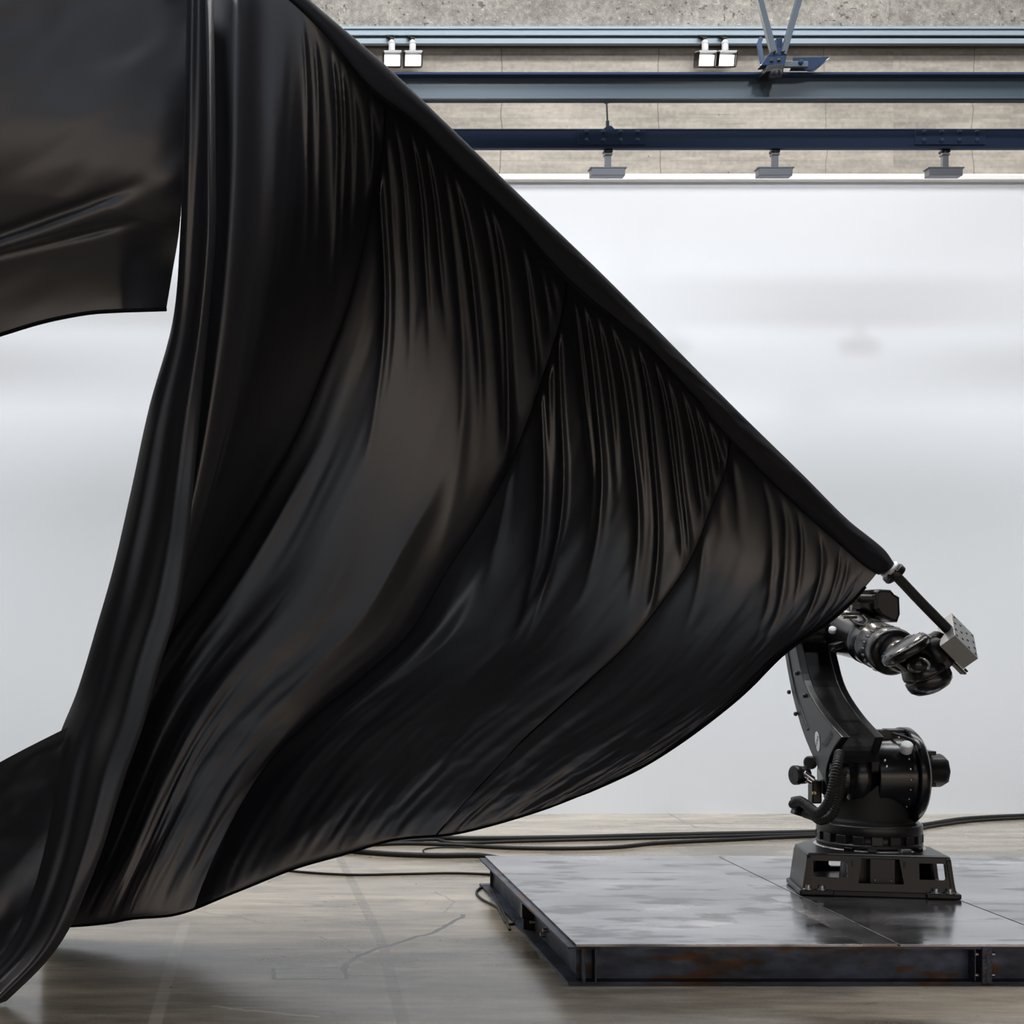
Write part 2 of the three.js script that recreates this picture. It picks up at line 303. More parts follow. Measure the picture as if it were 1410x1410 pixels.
// ------------------------------------------------------------------ steel under the roof
{
  // navy riveted beam
  const Z = 11.6, s = Z / F, y = (py) => EYE + (CY - py) * s, X = (px) => (px - CX) * s;
  const t = thing('riveted_beam', 'dark navy steel beam with bolted splice plates, lowest of the overhead beams', 'beam', V(3, y(204), -Z));
  part('web', box(-9, 14, y(201), y(179), Z, Z + 0.04, 0.004), M.navy, t);
  part('top_flange', box(-9, 14, y(179.5), y(177.5), Z - 0.004, Z + 0.14), M.navy, t);
  part('bottom_flange', box(-9, 14, y(204), y(200.5), Z - 0.004, Z + 0.05), M.navy, t);
  for (const [a, b] of [[795, 889], [1259, 1356]]) {
    const p = part('splice_plate', box(X(a), X(b), y(200), y(179), Z - 0.022, Z, 0.003), M.navy, t);
    for (const f of [0.12, 0.37, 0.62, 0.87]) for (const py of [183.5, 195]) part('bolt', turned(V(X(lerp(a, b, f)), y(py), -Z + 0.02), V(0, 0, 1), [[0.02, 0], [0.02, 0.008], [0.015, 0.016], [0, 0.019]], 8), M.navy, p);
  }
  const rod = thing('hanger_rod', 'thin steel rod rising from the small lug on the navy beam', 'rod', V(X(838), y(177), -Z));
  part('lug', [prism([at(829, 179, Z - 0.01), at(848, 179, Z - 0.01), at(842, 173, Z - 0.01), at(836, 173, Z - 0.01)], V(0, 0, -0.06), 0.003)], M.navy, rod);
  part('rod', [cyl(V(X(838.5), y(174), -Z - 0.04), V(X(837), y(138), -Z - 0.04), 0.008, 0.008, 8), cyl(V(X(838.5), y(174), -Z - 0.04), V(X(838.3), y(164), -Z - 0.04), 0.015, 0.015, 8)], M.gunmetal, rod);
  part('ceiling_plug', cyl(V(X(837), y(140), -Z - 0.04), V(X(836.8), y(134), -Z - 0.04), 0.02, 0.02, 8), M.gunmetal, rod);

  // wall washers hanging under it
  const spots = [[839, 'left of the three'], [1070, 'middle one of the three'], [1305, 'right of the three']];
  for (const [px, which] of spots) {
    const c = V(X(px), y(204), -Z - 0.05);
    const w = thing('wall_washer', `grey box spotlight under the navy beam aimed at the backdrop, ${which}`, 'spotlight', c, 'wall washers under the navy beam');
    part('clamp', [box(c.x - 0.035, c.x + 0.035, y(208), y(204), Z + 0.02, Z + 0.09, 0.006), cyl(V(c.x, y(212), c.z), V(c.x, y(206), c.z), 0.03, 0.03, 12)], M.satinBlack, w);
    part('stem', [box(c.x - 0.024, c.x + 0.024, y(230), y(211), Z + 0.03, Z + 0.075, 0.006), box(c.x - 0.032, c.x + 0.032, y(212), y(209), Z + 0.02, Z + 0.085, 0.004)], M.washer, w);
    part('housing', [new RoundedBoxGeometry(0.27, 0.062, 0.09, 2, 0.006).translate(c.x, y(234.7), c.z - 0.02), new RoundedBoxGeometry(0.295, 0.012, 0.1, 2, 0.004).translate(c.x, y(229.2), c.z - 0.02)], M.washer, w);
    part('lens', new THREE.PlaneGeometry(0.24, 0.045).rotateY(Math.PI).translate(c.x, y(235), c.z - 0.0665), std([0.9, 0.9, 0.9], 0.3, 0, { emissive: new THREE.Color(0.9, 0.96, 1), emissiveIntensity: 2 }), w);
    const sp = new THREE.SpotLight(new THREE.Color(0.86, 0.95, 1), 0.4, 0, 1.2, 1);
    sp.position.set(0, y(235) - y(204), -0.1); sp.shadow.radius = 4; sp.castShadow = true;
    sp.target.position.set(0, -2.6, -2.3); w.add(sp); w.add(sp.target); sp.target.name = 'aim';
  }
}
{
  // slate I-beam in front
  const Z = 11.2, s = Z / F, y = (py) => EYE + (CY - py) * s;
  const t = thing('slate_beam', 'blue grey steel I-beam under the floodlights, widest of the overhead beams', 'beam', V(3, y(135), -Z));
  part('web', box(-9, 14, y(132), y(102), Z + 0.07, Z + 0.085), M.slate, t);
  part('top_flange', box(-9, 14, y(102.5), y(99), Z, Z + 0.155, 0.003), M.navy, t);
  part('bottom_flange', box(-9, 14, y(134), y(131.5), Z + 0.03, Z + 0.1, 0.003), M.slate, t);
  part('bottom_edge', box(-9, 14, y(135.5), y(134), Z + 0.028, Z + 0.1), M.satinBlack, t);

  // light track: two channels under the concrete beam
  const Zt = 14.2, st = Zt / F, yt = (py) => EYE + (CY - py) * st;
  const k = thing('light_track', 'pale blue double light track along the bottom of the rough concrete', 'track', V(3, yt(62), -Zt));
  part('upper_channel', [box(-9, 14, yt(48.5), yt(40.5), Zt, Zt + 0.05, 0.004), box(-9, 14, yt(40.5), yt(37), Zt - 0.02, Zt + 0.12)], M.trackBlue, k);
  part('lower_channel', box(-9, 14, yt(59), yt(51.5), Zt + 0.02, Zt + 0.07, 0.004), M.trackBlue, k);
  part('slot', [box(-9, 14, yt(51.5), yt(48.5), Zt + 0.03, Zt + 0.06), box(-9, 14, yt(62), yt(59), Zt + 0.01, Zt + 0.08)], M.satinBlack, k);

  // floodlights
  const X = (px) => (px - CX) * st;
  const names = ['left floodlight of the pair beside the flag', 'right floodlight of the pair beside the flag', 'left floodlight of the pair near the hanging struts', 'right floodlight of the pair near the hanging struts'];
  [[539, 0], [567.5, 0], [969, 0], [996.5, 0]].forEach(([px], i) => {
    const c = V(X(px), yt(51), -Zt + 0.02);
    const f = thing('floodlight', 'lit white track ' + names[i], 'floodlight', c, 'floodlights on the track');
    part('hook', [box(c.x - 0.05, c.x + 0.02, yt(52), yt(50), Zt - 0.04, Zt + 0.02, 0.004), cyl(V(c.x - 0.05, yt(51.5), c.z + 0.01), V(c.x - 0.02, yt(52.5), c.z + 0.01), 0.012, 0.012, 8), box(c.x - 0.022, c.x + 0.022, yt(55), yt(51), Zt - 0.03, Zt + 0.01, 0.004)], M.satinBlack, f);
    part('stem', turned(V(c.x, yt(72.5), c.z + 0.02), UP, [[0, 0], [0.031, 0], [0.031, 0.063], [0.026, 0.066], [0.026, 0.07], [0.033, 0.073], [0.033, 0.088], [0.014, 0.11], [0, 0.11]], 20), M.white, f);
    part('ring', cyl(V(c.x, yt(61.5), c.z + 0.02), V(c.x, yt(60.5), c.z + 0.02), 0.0325, 0.0325, 20), M.satinBlack, f);
    const cy = yt(84.5), cz = c.z + 0.03, tilt = 0.3;
    const put = (g) => g.rotateX(tilt).translate(c.x, cy, cz);
    part('housing', [put(new RoundedBoxGeometry(0.172, 0.022, 0.15, 2, 0.004).translate(0, 0.066, -0.005)), put(new THREE.BoxGeometry(0.17, 0.14, 0.03).translate(0, 0, -0.06))], M.lampGrey, f);
    part('barn_door', [put(new THREE.BoxGeometry(0.008, 0.13, 0.16).translate(-0.086, 0, 0)), put(new THREE.BoxGeometry(0.008, 0.13, 0.16).translate(0.086, 0, 0)), put(new THREE.BoxGeometry(0.172, 0.008, 0.16).translate(0, -0.072, 0))], M.satinBlack, f);
    part('lens', put(new THREE.PlaneGeometry(0.152, 0.1).translate(0, -0.012, 0.03)), std([0.9, 0.9, 0.9], 0.3, 0, { emissive: new THREE.Color(1, 0.95, 0.88), emissiveIntensity: 1.4 }), f);
    const sp = new THREE.SpotLight(new THREE.Color(1, 0.9, 0.78), 14, 0, 1.1, 0.7);
    sp.position.set(0, cy - c.y, cz - c.z + 0.12); sp.shadow.radius = 4; sp.castShadow = true;
    sp.target.position.set(0, cy - c.y - 3, cz - c.z + 6); sp.target.name = 'aim'; f.add(sp); f.add(sp.target);
  });

  // hanging struts with their joint on the slate beam
  const Zh = 11.1;
  const h = thing('strut_hanger', 'pair of blue steel struts meeting in a bolted joint on the slate beam', 'strut', at(1066, 98, Zh));
  const flatBar = (a, b, w, d) => { const dir = b.clone().sub(a), side = V(0, 0, 1).cross(dir.clone().normalize()); return obox(a.clone().add(b).multiplyScalar(0.5), side.multiplyScalar(w), dir, V(0, 0, d), 0.004); };
  part('strut', flatBar(at(1066, 76, Zh), at(1040, -22, Zh), 0.042, 0.05), M.slate, h);
  part('strut', flatBar(at(1078, 76, Zh), at(1106, -22, Zh), 0.042, 0.05), M.slate, h);
  part('side_arm', [flatBar(at(1048, 52, Zh + 0.3), at(1044.5, 62, Zh + 0.25), 0.035, 0.03), flatBar(at(1045, 60, Zh + 0.25), at(1050, 88, Zh + 0.1), 0.04, 0.03), flatBar(at(1050, 86, Zh + 0.1), at(1062, 80, Zh), 0.035, 0.03)], M.navy, h);
  part('gusset', [prism([at(1056, 78, Zh - 0.02), at(1084, 76, Zh - 0.02), at(1080, 66, Zh - 0.02), at(1066, 66, Zh - 0.02)], V(0, 0, -0.05), 0.004), obox(at(1072, 62, Zh + 0.05), V(0.045, 0, 0), V(0, 0.09, 0), V(0, 0, 0.05), 0.005), prism([at(1048, 90, Zh - 0.03), at(1056, 78, Zh - 0.03), at(1084, 76, Zh - 0.03), at(1080, 90, Zh - 0.03)], V(0, 0, -0.09), 0.005)], M.navy, h);
  part('foot', [prism([at(1054, 99, Zh - 0.05), at(1079, 99, Zh - 0.05), at(1080, 88, Zh - 0.05), at(1056, 90, Zh - 0.05)], V(0, 0, -0.16), 0.006), cyl(at(1067, 107, Zh - 0.02), at(1067, 98, Zh - 0.02), 0.055, 0.055, 16)], M.satinBlack, h);
  for (const [a, b] of [[1062, 84], [1072, 83], [1066, 71], [1078, 71]]) part('bolt', turned(at(a, b, Zh - 0.028), V(0, 0, 1), [[0.014, 0], [0.014, 0.01], [0, 0.012]], 6), M.gunmetal, h);
  part('bracket', [obox(at(1094, 89, Zh + 0.02), V(0.2, 0, 0), V(0, 0.045, 0), V(0, 0, 0.03), 0.004)], M.slate, h);
  part('fin_plate', [prism([at(1093, 79, Zh + 0.05), at(1142, 78, Zh + 0.05), at(1129, 91, Zh + 0.05), at(1118, 97, Zh + 0.05), at(1088, 97, Zh + 0.05), at(1091, 88, Zh + 0.05)], V(0, 0, -0.02), 0.003), turned(at(1102.5, 86, Zh + 0.005), V(0, 0, 1), [[0.018, 0], [0.018, 0.014], [0, 0.016]], 10)], M.navy, h);
  part('fin_liner', prism([at(1112, 98.5, Zh + 0.08), at(1141, 80, Zh + 0.08), at(1143, 79.5, Zh + 0.08), at(1121, 99, Zh + 0.08)], V(0, 0, -0.015), 0.002), M.white, h);
}

// ------------------------------------------------------------------ steel platform
const PY = 0.2, ZF = (EYE - PY) * F / (1300 - CY), ZB = (EYE - PY) * F / (1178 - CY);
{
  const s = ZF / F, X = (px) => (px - CX) * s, xl = X(792), xr = xl + 4.9;
  const t = thing('steel_platform', 'low platform of dark steel plates on an I-beam frame under the robot', 'platform', V(xl, 0, -ZF));
  const seams = [xl, X(1238), X(1480), xr], zm = lerp(ZF, ZB, 0.42);
  for (let k = 0; k < 3; k++) {
    const rows = k === 0 ? [[ZF, zm], [zm, ZB]] : [[ZF, zm], [zm, ZB]];
    for (const [a, b] of rows) part('deck_plate', uvMetres(box(seams[k] + 0.005, seams[k + 1] - 0.005, PY - 0.014, PY - hash(k, a * 10 | 0) * 0.0025, a + (a === ZF ? 0 : 0.002), b - 0.002, 0.002), (x, y, z) => x + k * 1.7, (x, y, z) => z + y + k), M.plate, t);
  }
  // frame: each member an I-section along x or z
  const T = PY - 0.014;
  const iX = (x0, x1, zf, flange, web) => [box(x0, x1, T - 0.012, T, zf, zf + flange), box(x0, x1, 0, 0.014, zf, zf + flange), box(x0, x1, 0.014, T - 0.012, zf + flange / 2 - web / 2, zf + flange / 2 + web / 2)].map((g) => uvWall(g));
  const iZ = (z0, z1, xf, flange, web) => [box(xf, xf + flange, T - 0.012, T, z0, z1), box(xf, xf + flange, 0, 0.014, z0, z1), box(xf + flange / 2 - web / 2, xf + flange / 2 + web / 2, 0.014, T - 0.012, z0, z1)].map((g) => uvMetres(g, (x, y, z) => z, (x, y, z) => y + x));
  const zq = (EYE) * F / (1219 - CY);
  part('front_beam', iX(xl + 0.02, X(1352), ZF + 0.002, 0.15, 0.01), M.frame, t);
  part('front_beam', iX(X(1366), xr, ZF + 0.002, 0.15, 0.01), M.frame, t);
  part('back_beam', iX(xl + 0.02, xr, ZB - 0.2, 0.15, 0.01), M.frame, t);
  part('side_beam', iZ(ZF + 0.002, zq, xl - 0.035, 0.16, 0.012), M.frame, t);
  part('corner_plate', box(xl + 0.098, xl + 0.106, 0.014, T - 0.012, ZF + 0.004, ZF + 0.07), M.frame, t);
  part('joint_plate', [box(X(1352), X(1366), 0.004, T, ZF - 0.004, ZF + 0.13, 0.002)], M.frame, t);
  part('end_plate', box(X(1343), X(1344.5), 0.02, T - 0.014, ZF + 0.006, ZF + 0.07), M.frame, t);
  for (const px of [1347.5, 1370]) for (const yy of [0.042, 0.145]) part('bolt', cyl(V(X(px) - 0.012, yy, -ZF - 0.03), V(X(px) + 0.012, yy, -ZF - 0.03), 0.012, 0.012, 6), M.brushed, t);
  // clamp and bolts on the left side beam
  const zc = (EYE - 0.15) * F / (1235 - CY);
  part('clamp', [box(xl - 0.03, xl + 0.04, 0.075, 0.165, 8.36, 8.42, 0.006), box(xl - 0.02, xl + 0.045, 0.012, 0.09, 8.37, 8.41, 0.003)], M.satinBlack, t);
  for (const [yy, zz] of [[0.135, 8.34], [0.06, 8.35], [0.09, 7.98], [0.05, 8.05]]) part('bolt', cyl(V(xl + 0.012, yy, -zz), V(xl + 0.04, yy, -zz), 0.013, 0.013, 6), M.brushed, t);
}

// ------------------------------------------------------------------ cables
{
  const c = (name, label, pts, r, grp, seg = 90) => tag(part(name, tube(pts.map(([a, b, h]) => { const p = onY(a, b, 0); p.y = (h ?? 0) + r; return p; }), r, seg, 8), M.rubber), label, 'cable', grp);
  c('power_cable', 'thick black cable nearest the backdrop, running behind the robot to the right edge', [[430, 1164], [520, 1160], [575, 1156], [640, 1157.5], [780, 1156], [900, 1153], [1134, 1148], [1200, 1146], [1262, 1140], [1320, 1131], [1360, 1128], [1480, 1123]], 0.019);
  c('power_cable', 'thin black cable close below the thickest one behind the platform', [[470, 1172], [540, 1162], [600, 1158], [622, 1163], [700, 1161], [820, 1158], [900, 1156], [1134, 1150], [1230, 1149], [1290, 1139], [1345, 1132], [1480, 1125]], 0.013);
  c('power_cable', 'black cable bending upward just above the back edge of the platform', [[400, 1178], [480, 1168], [560, 1164], [640, 1167], [700, 1170], [780, 1171], [850, 1169], [900, 1164], [1000, 1159], [1134, 1153], [1260, 1150]], 0.016);
  c('power_cable', 'thick black cable ending at the back left corner of the platform', [[380, 1166], [475, 1174], [530, 1179], [600, 1181.5], [660, 1181.5], [690, 1186]], 0.02);
  c('power_cable', 'thin black cable alone on the floor running into the left side of the platform', [[330, 1192], [400, 1201], [480, 1206], [560, 1205], [630, 1204], [700, 1207], [740, 1210]], 0.009);
  c('cable_loop', 'small thin cable loop lying between the thick cables beside the flag', [[640, 1168], [605, 1168], [586, 1170], [583, 1174], [592, 1178], [610, 1180]], 0.006);
  c('cable_loop', 'thin looped cable lying at the left corner of the platform', [[702, 1282], [688, 1247], [670, 1222], [662, 1224], [656, 1231], [664, 1240], [684, 1251], [692, 1262], [697, 1272], [704, 1275], [709, 1268], [706, 1262]], 0.008);
}

// ------------------------------------------------------------------ industrial robot
{
  const C = V(3.738, PY, -8.78);
  const r = thing('robot_arm', 'glossy black six-axis industrial robot arm bolted to the steel platform', 'robot', C.clone());
  const yaw = -0.17, q = new THREE.Quaternion().setFromAxisAngle(UP, yaw);
  const B = (g) => g.applyQuaternion(q).translate(C.x, C.y, C.z);      // base frame: x right, y up, z to the front
  // base casting: four leaning plates with windows, a lid and a foot flange
  // plan of the casting: straight front and sides, cut-off back corners
  const plan = [[-0.42, 0.42], [0.42, 0.42], [0.42, 0.02], [0.2, -0.34], [-0.2, -0.34], [-0.42, 0.02]].map(([a, b]) => [a - 0.045, b]);
  const wall = (a, b, panes) => {                            // leaning plate from a to b with window outlines given in shares of its length
    const L = Math.hypot(b[0] - a[0], b[1] - a[1]), s = new THREE.Shape();
    s.moveTo(0, 0.03); s.lineTo(L, 0.03); s.lineTo(L - 0.03 * L, 0.205); s.quadraticCurveTo(L * 0.965, 0.228, L * 0.94, 0.23); s.lineTo(L * 0.06, 0.23); s.quadraticCurveTo(L * 0.035, 0.228, 0.03 * L, 0.205); s.closePath();
    for (const q of panes) { const p = new THREE.Path(); const [x0, x1, y0, y1, t = 0, c = 0.018] = q; const A = x0 * L, Bx = x1 * L; p.moveTo(A + c, y0); p.lineTo(A + t + c, y1); p.lineTo(Bx - t - c, y1); p.quadraticCurveTo(Bx - t, y1, Bx - t, y1 - c); p.lineTo(Bx, y0 + c); p.quadraticCurveTo(Bx, y0, Bx - c, y0); p.closePath(); s.holes.push(p); }
    const g = new THREE.ExtrudeGeometry(s, { depth: 0.022, bevelEnabled: false, curveSegments: 6 }).translate(0, 0, -0.022).rotateX(-0.12);
    return B(g.rotateY(Math.atan2(a[1] - b[1], b[0] - a[0])).translate(a[0], 0, a[1]));
  };
  const walls = [
    wall(plan[0], plan[1], [[0.055, 0.30, 0.105, 0.198], [0.365, 0.665, 0.075, 0.218, 0.02, 0.004], [0.745, 0.94, 0.105, 0.198]]),
    wall(plan[1], plan[2], [[0.2, 0.8, 0.06, 0.19]]), wall(plan[2], plan[3], [[0.2, 0.8, 0.06, 0.19]]), wall(plan[3], plan[4], [[0.2, 0.8, 0.06, 0.19]]),
    wall(plan[4], plan[5], [[0.1, 0.9, 0.05, 0.2]]), wall(plan[5], plan[0], []),
  ];
  const lid = (() => { const s = new THREE.Shape(); plan.forEach(([x, y], i) => i ? s.lineTo(x * 0.9, -y * 0.9) : s.moveTo(x * 0.9, -y * 0.9)); s.closePath(); return B(new THREE.ExtrudeGeometry(s, { depth: 0.006, bevelEnabled: true, bevelThickness: 0.012, bevelSize: 0.016, bevelOffset: -0.004, bevelSegments: 3 }).rotateX(-Math.PI / 2).translate(0, 0.222, 0)); })();
  const core = [B(new THREE.CylinderGeometry(0.15, 0.17, 0.21, 40).translate(0, 0.125, 0)), B(new THREE.BoxGeometry(0.29, 0.19, 0.02).translate(-0.04, 0.125, 0.3)), B(new THREE.BoxGeometry(0.012, 0.17, 0.12).translate(-0.185, 0.12, 0.34)), B(new THREE.BoxGeometry(0.012, 0.17, 0.12).translate(0.1, 0.12, 0.34))];
  const base = part('base', [...walls, lid, ...core], M.satinBlack, r);
  const foot = (() => { const s = new THREE.Shape(); plan.forEach(([x, y], i) => i ? s.lineTo(x * 1.02, -y * 1.02) : s.moveTo(x * 1.02, -y * 1.02)); s.closePath(); return B(new THREE.ExtrudeGeometry(s, { depth: 0.02, bevelEnabled: true, bevelThickness: 0.005, bevelSize: 0.005, bevelSegments: 2 }).rotateX(-Math.PI / 2).translate(0, 0.006, 0)); })();
  part('foot_flange', [foot, ...[[1, 1], [-1, 1]].map(([a, b]) => B(new RoundedBoxGeometry(0.19, 0.034, 0.15, 2, 0.01).translate(a * 0.345 - 0.045, 0.0175, b * 0.375)))], M.satinBlack, base);
  for (const [a, b] of [[-0.435, 0.425], [-0.36, 0.43], [0.26, 0.43], [0.335, 0.43], [0.365, 0.36]]) part('foot_bolt', [B(new THREE.CylinderGeometry(0.026, 0.028, 0.007, 20).translate(a, 0.038, b)), B(new THREE.CylinderGeometry(0.016, 0.017, 0.02, 6).translate(a, 0.05, b))], M.brushed, base);
  part('socket_panel', [B(new RoundedBoxGeometry(0.14, 0.17, 0.1, 2, 0.005).translate(-0.015, 0.135, 0.33)), B(new THREE.BoxGeometry(0.12, 0.006, 0.008).translate(-0.02, 0.075, 0.385))], M.gunmetal, base);
  for (const x of [-0.06, 0.03]) part('panel_pin', B(new THREE.SphereGeometry(0.006, 8, 6).translate(x, 0.09, 0.385)), M.chrome, base);

  // turning ring
  const rc = V(C.x, 0, C.z), Y0 = 0.445;
  const ring = part('turning_ring', [turned(rc.clone().setY(Y0), UP, [[0, 0], [0.29, 0], [0.3, 0.012], [0.3, 0.03], [0.275, 0.032], [0.275, 0.078], [0.298, 0.08], [0.298, 0.13], [0.285, 0.142], [0, 0.142]], 48)], M.gunmetal, r);
  for (let k = 0; k < 18; k++) { const a = k / 18 * Math.PI * 2 + 0.1; part('ring_tooth', new RoundedBoxGeometry(0.062, 0.05, 0.03, 1, 0.004).translate(0, Y0 + 0.055, 0.285).rotateY(a).translate(rc.x, 0, rc.z), M.gunmetal, ring); }
  for (const [a, w] of [[0.25, 0.07], [-0.35, 0.05], [0.6, 0.04], [-0.75, 0.05]]) part('ring_stop', new RoundedBoxGeometry(w, 0.02, 0.05, 2, 0.004).translate(0, Y0 + 0.005, 0.31).rotateY(a).translate(rc.x, 0, rc.z), a === 0.25 ? M.brushed : M.satinBlack, ring);
  part('seal_ring', turned(rc.clone().setY(Y0 - 0.02), UP, [[0, 0], [0.32, 0], [0.32, 0.012], [0.3, 0.022], [0, 0.022]], 48), M.brushed, ring);

  // turret with the drum of the second axis
  const A2 = V(0, 0.86, C.z), AX = V(1, 0, 0), ax = (x, y = A2.y, z = A2.z) => V(x, y, z);
  const turret = part('turret', [turned(ax(3.5), AX, [[0, 0], [0.13, 0.02], [0.2, 0.06], [0.225, 0.12], [0.225, 0.2], [0, 0.2]], 40), turned(ax(3.70), AX, [[0, 0], [0.235, 0], [0.25, 0.01], [0.25, 0.2], [0.245, 0.215], [0.26, 0.222], [0.26, 0.24], [0, 0.24]], 56)], M.black, r);
  part('pedestal', turned(V(3.735, 0.57, -8.79), UP, [[0, 0], [0.255, 0], [0.26, 0.01], [0.26, 0.035], [0.235, 0.05], [0.235, 0.25], [0.21, 0.28], [0, 0.29]], 40), M.rubber, turret);
  part('gear_cover', turned(ax(3.92), AX, [[0, 0], [0.28, 0], [0.292, 0.012], [0.292, 0.05], [0.275, 0.07], [0.1, 0.08], [0, 0.08]], 64), M.black, turret);
  for (let k = 0; k < 26; k++) { const a = k / 26 * Math.PI * 2; part('rim_bolt', new THREE.SphereGeometry(0.0065, 8, 6).translate(3.88, A2.y + Math.sin(a) * 0.251, A2.z + Math.cos(a) * 0.251), M.chrome, turret); }
  for (const [a, x] of [[0.45, 3.735], [0.3, 3.74], [-0.6, 3.74]]) part('rim_bolt', new THREE.SphereGeometry(0.009, 8, 6).translate(x, A2.y + Math.sin(a) * 0.251, A2.z + Math.cos(a) * 0.251), M.chrome, turret);
  const mot = V(4.0, 0.893, -8.75);
  part('drive_motor', [turned(mot, AX, [[0, 0], [0.115, 0], [0.115, 0.06], [0.1, 0.07], [0.1, 0.155], [0.09, 0.175], [0, 0.178]], 8), box(4.03, 4.1, 0.80, 0.82, 8.68, 8.8, 0.004), box(4.02, 4.10, 0.99, 1.015, 8.68, 8.82, 0.005)], M.satinBlack, r);
  part('service_cap', turned(onX(1247, 1034, 3.86), V(-0.1, 0.75, 0.6), [[0, 0], [0.034, 0], [0.034, 0.05], [0.028, 0.058], [0, 0.058]], 16), M.white, turret);
  part('lifting_lug', [prism([[-0.10, 0], [0.10, 0], [0.085, 0.05], [0.04, 0.075], [-0.04, 0.075], [-0.085, 0.05]].map(([dx, dy]) => V(3.80 + dx, 1.065 + dy, -8.70)), V(0, 0, -0.09), 0.008), cyl(V(3.8, 1.10, -8.71), V(3.8, 1.10, -8.68), 0.045, 0.045, 16), box(3.85, 3.96, 1.12, 1.14, 8.72, 8.86, 0.005)], M.satinBlack, turret);
  part('cable_bracket', tube([V(3.84, 1.12, -8.68), V(3.88, 1.105, -8.62), V(3.925, 1.075, -8.57), V(3.935, 1.04, -8.54)], 0.009, 20, 8), M.gunmetal, turret);

  // hub of the second axis, inside the arch of the link arm
  const hub = part('hub', turned(ax(3.47), AX, [[0, 0], [0.12, 0], [0.125, 0.03], [0.17, 0.035], [0.18, 0.05], [0.18, 0.1], [0.205, 0.11], [0.205, 0.23], [0, 0.23]], 40), M.black, r);
  for (let k = 0; k < 12; k++) { const a = k / 12 * Math.PI * 2; part('hub_bolt', cyl(ax(3.492, A2.y + Math.sin(a) * 0.15, A2.z + Math.cos(a) * 0.15), ax(3.516, A2.y + Math.sin(a) * 0.15, A2.z + Math.cos(a) * 0.15), 0.011, 0.011, 8), M.chrome, hub); }

  // link arm: two side plates and a recessed web
  const xa = 3.458, onA = (px, py) => { const p = onX(px, py, xa); return p; };
  const back = [[1068, 830], [1074, 860], [1080, 899], [1084, 924], [1092, 963], [1105, 1008], [1120, 1045], [1139, 1085]].map(([a, b]) => onA(a, b));
  const front = [[1085, 830], [1090, 860], [1097, 895], [1105, 930], [1112, 950], [1132, 983], [1159, 1015]].map(([a, b]) => onA(a, b));
  const arch = [[1137, 1068], [1141, 1047], [1149, 1029]].map(([a, b]) => onA(a, b));
  const sb = smoothPts(back, 26), sf = smoothPts(front, 24);
  const shift = (pts, dx) => pts.map((p) => V(p.x + dx, p.y, p.z));
  const left = prism([...sb, ...smoothPts([sb.at(-1), ...arch, sf.at(-1)], 12).slice(1, -1), ...sf.slice().reverse()], V(0.05, 0, 0), 0.008);
  const hubArc = []; for (let k = 0; k <= 14; k++) { const a = lerp(0.62, -2.2, k / 14), R = lerp(0.262, 0.2, sstep(0, 4, k)); hubArc.push(V(xa + 0.2, A2.y + Math.sin(a) * R, A2.z + Math.cos(a) * R)); }
  const right = prism([...shift(sf, 0.2), ...hubArc, ...shift(sb.slice(0, -4), 0.2).reverse()], V(0.05, 0, 0), 0.008);
  const web = sf.map((p, k) => { const o = sb[Math.round(k / 24 * 22)]; return p.clone().lerp(o, 0.3); });
  const mid = prism([...shift(sb.slice(0, 23), 0.045), ...shift(web, 0.045).reverse()], V(0.16, 0, 0), 0);
  // hood rim above the hub
  const rim = [];
  for (let k = 0; k <= 10; k++) { const a = lerp(1.75, 0.42, k / 10); rim.push(V(0, A2.y + Math.sin(a) * 0.262, A2.z + Math.cos(a) * 0.262)); }
  const hood = prism([...shift(rim, xa + 0.03), ...rim.slice().reverse().map((p) => V(xa + 0.03, A2.y + (p.y - A2.y) * 0.88, A2.z + (p.z - A2.z) * 0.88))], V(0.2, 0, 0), 0.006);
  const arm = part('link_arm', [left, right, mid, hood], M.satinBlack, r);
  for (const [a, b] of [[1098, 927], [1088, 953], [1109, 958], [1097, 983]]) { const p = onA(a, b); part('arm_bolt', turned(p.clone().setX(xa), V(-1, 0, 0), [[0.014, 0], [0.014, 0.012], [0.009, 0.018], [0, 0.018]], 10), M.black, arm); }
  part('rib', [[1084, 900], [1090, 930], [1098, 965], [1108, 1000]].map((p) => p).slice(0, 1).map(() => tube([onA(1085, 895), onA(1091, 930), onA(1100, 968), onA(1113, 1005)].map((p) => p.setX(xa + 0.002)), 0.009, 24, 8)), M.satinBlack, arm);
  {
    const c = onA(1126, 1021), e = [];
    for (let k = 0; k < 28; k++) { const a = k / 28 * Math.PI * 2, u = Math.cos(a) * 0.034, v = Math.sin(a) * 0.062; e.push(V(xa - 0.004, c.y + v * 0.96 + u * 0.2, c.z + u * 0.96 - v * 0.3)); }
    const badge = part('badge', prism(e, V(0.008, 0, 0), 0.002), M.lampGrey, arm);
    const word = canvas(256, 96, (x) => { x.clearRect(0, 0, 256, 96); x.fillStyle = '#050505'; x.font = 'bold 78px sans-serif'; x.textAlign = 'center'; x.textBaseline = 'middle'; x.fillText('KUKA', 128, 50); });
    const wt = texture(word, 1, 1); wt.wrapS = wt.wrapT = THREE.ClampToEdgeWrapping;
    const wm = std([1, 1, 1], 0.5, 0, { map: wt, transparent: true });
    const put = (w, h, cc, roll) => new THREE.PlaneGeometry(w, h).rotateZ(roll).rotateY(-Math.PI / 2).translate(xa - 0.006, cc.y, cc.z);
    part('lettering', put(0.2, 0.07, onA(1140, 1018), 0.62), wm, arm);
    part('lettering', put(0.1, 0.034, c, 1.1), wm, arm);
  }

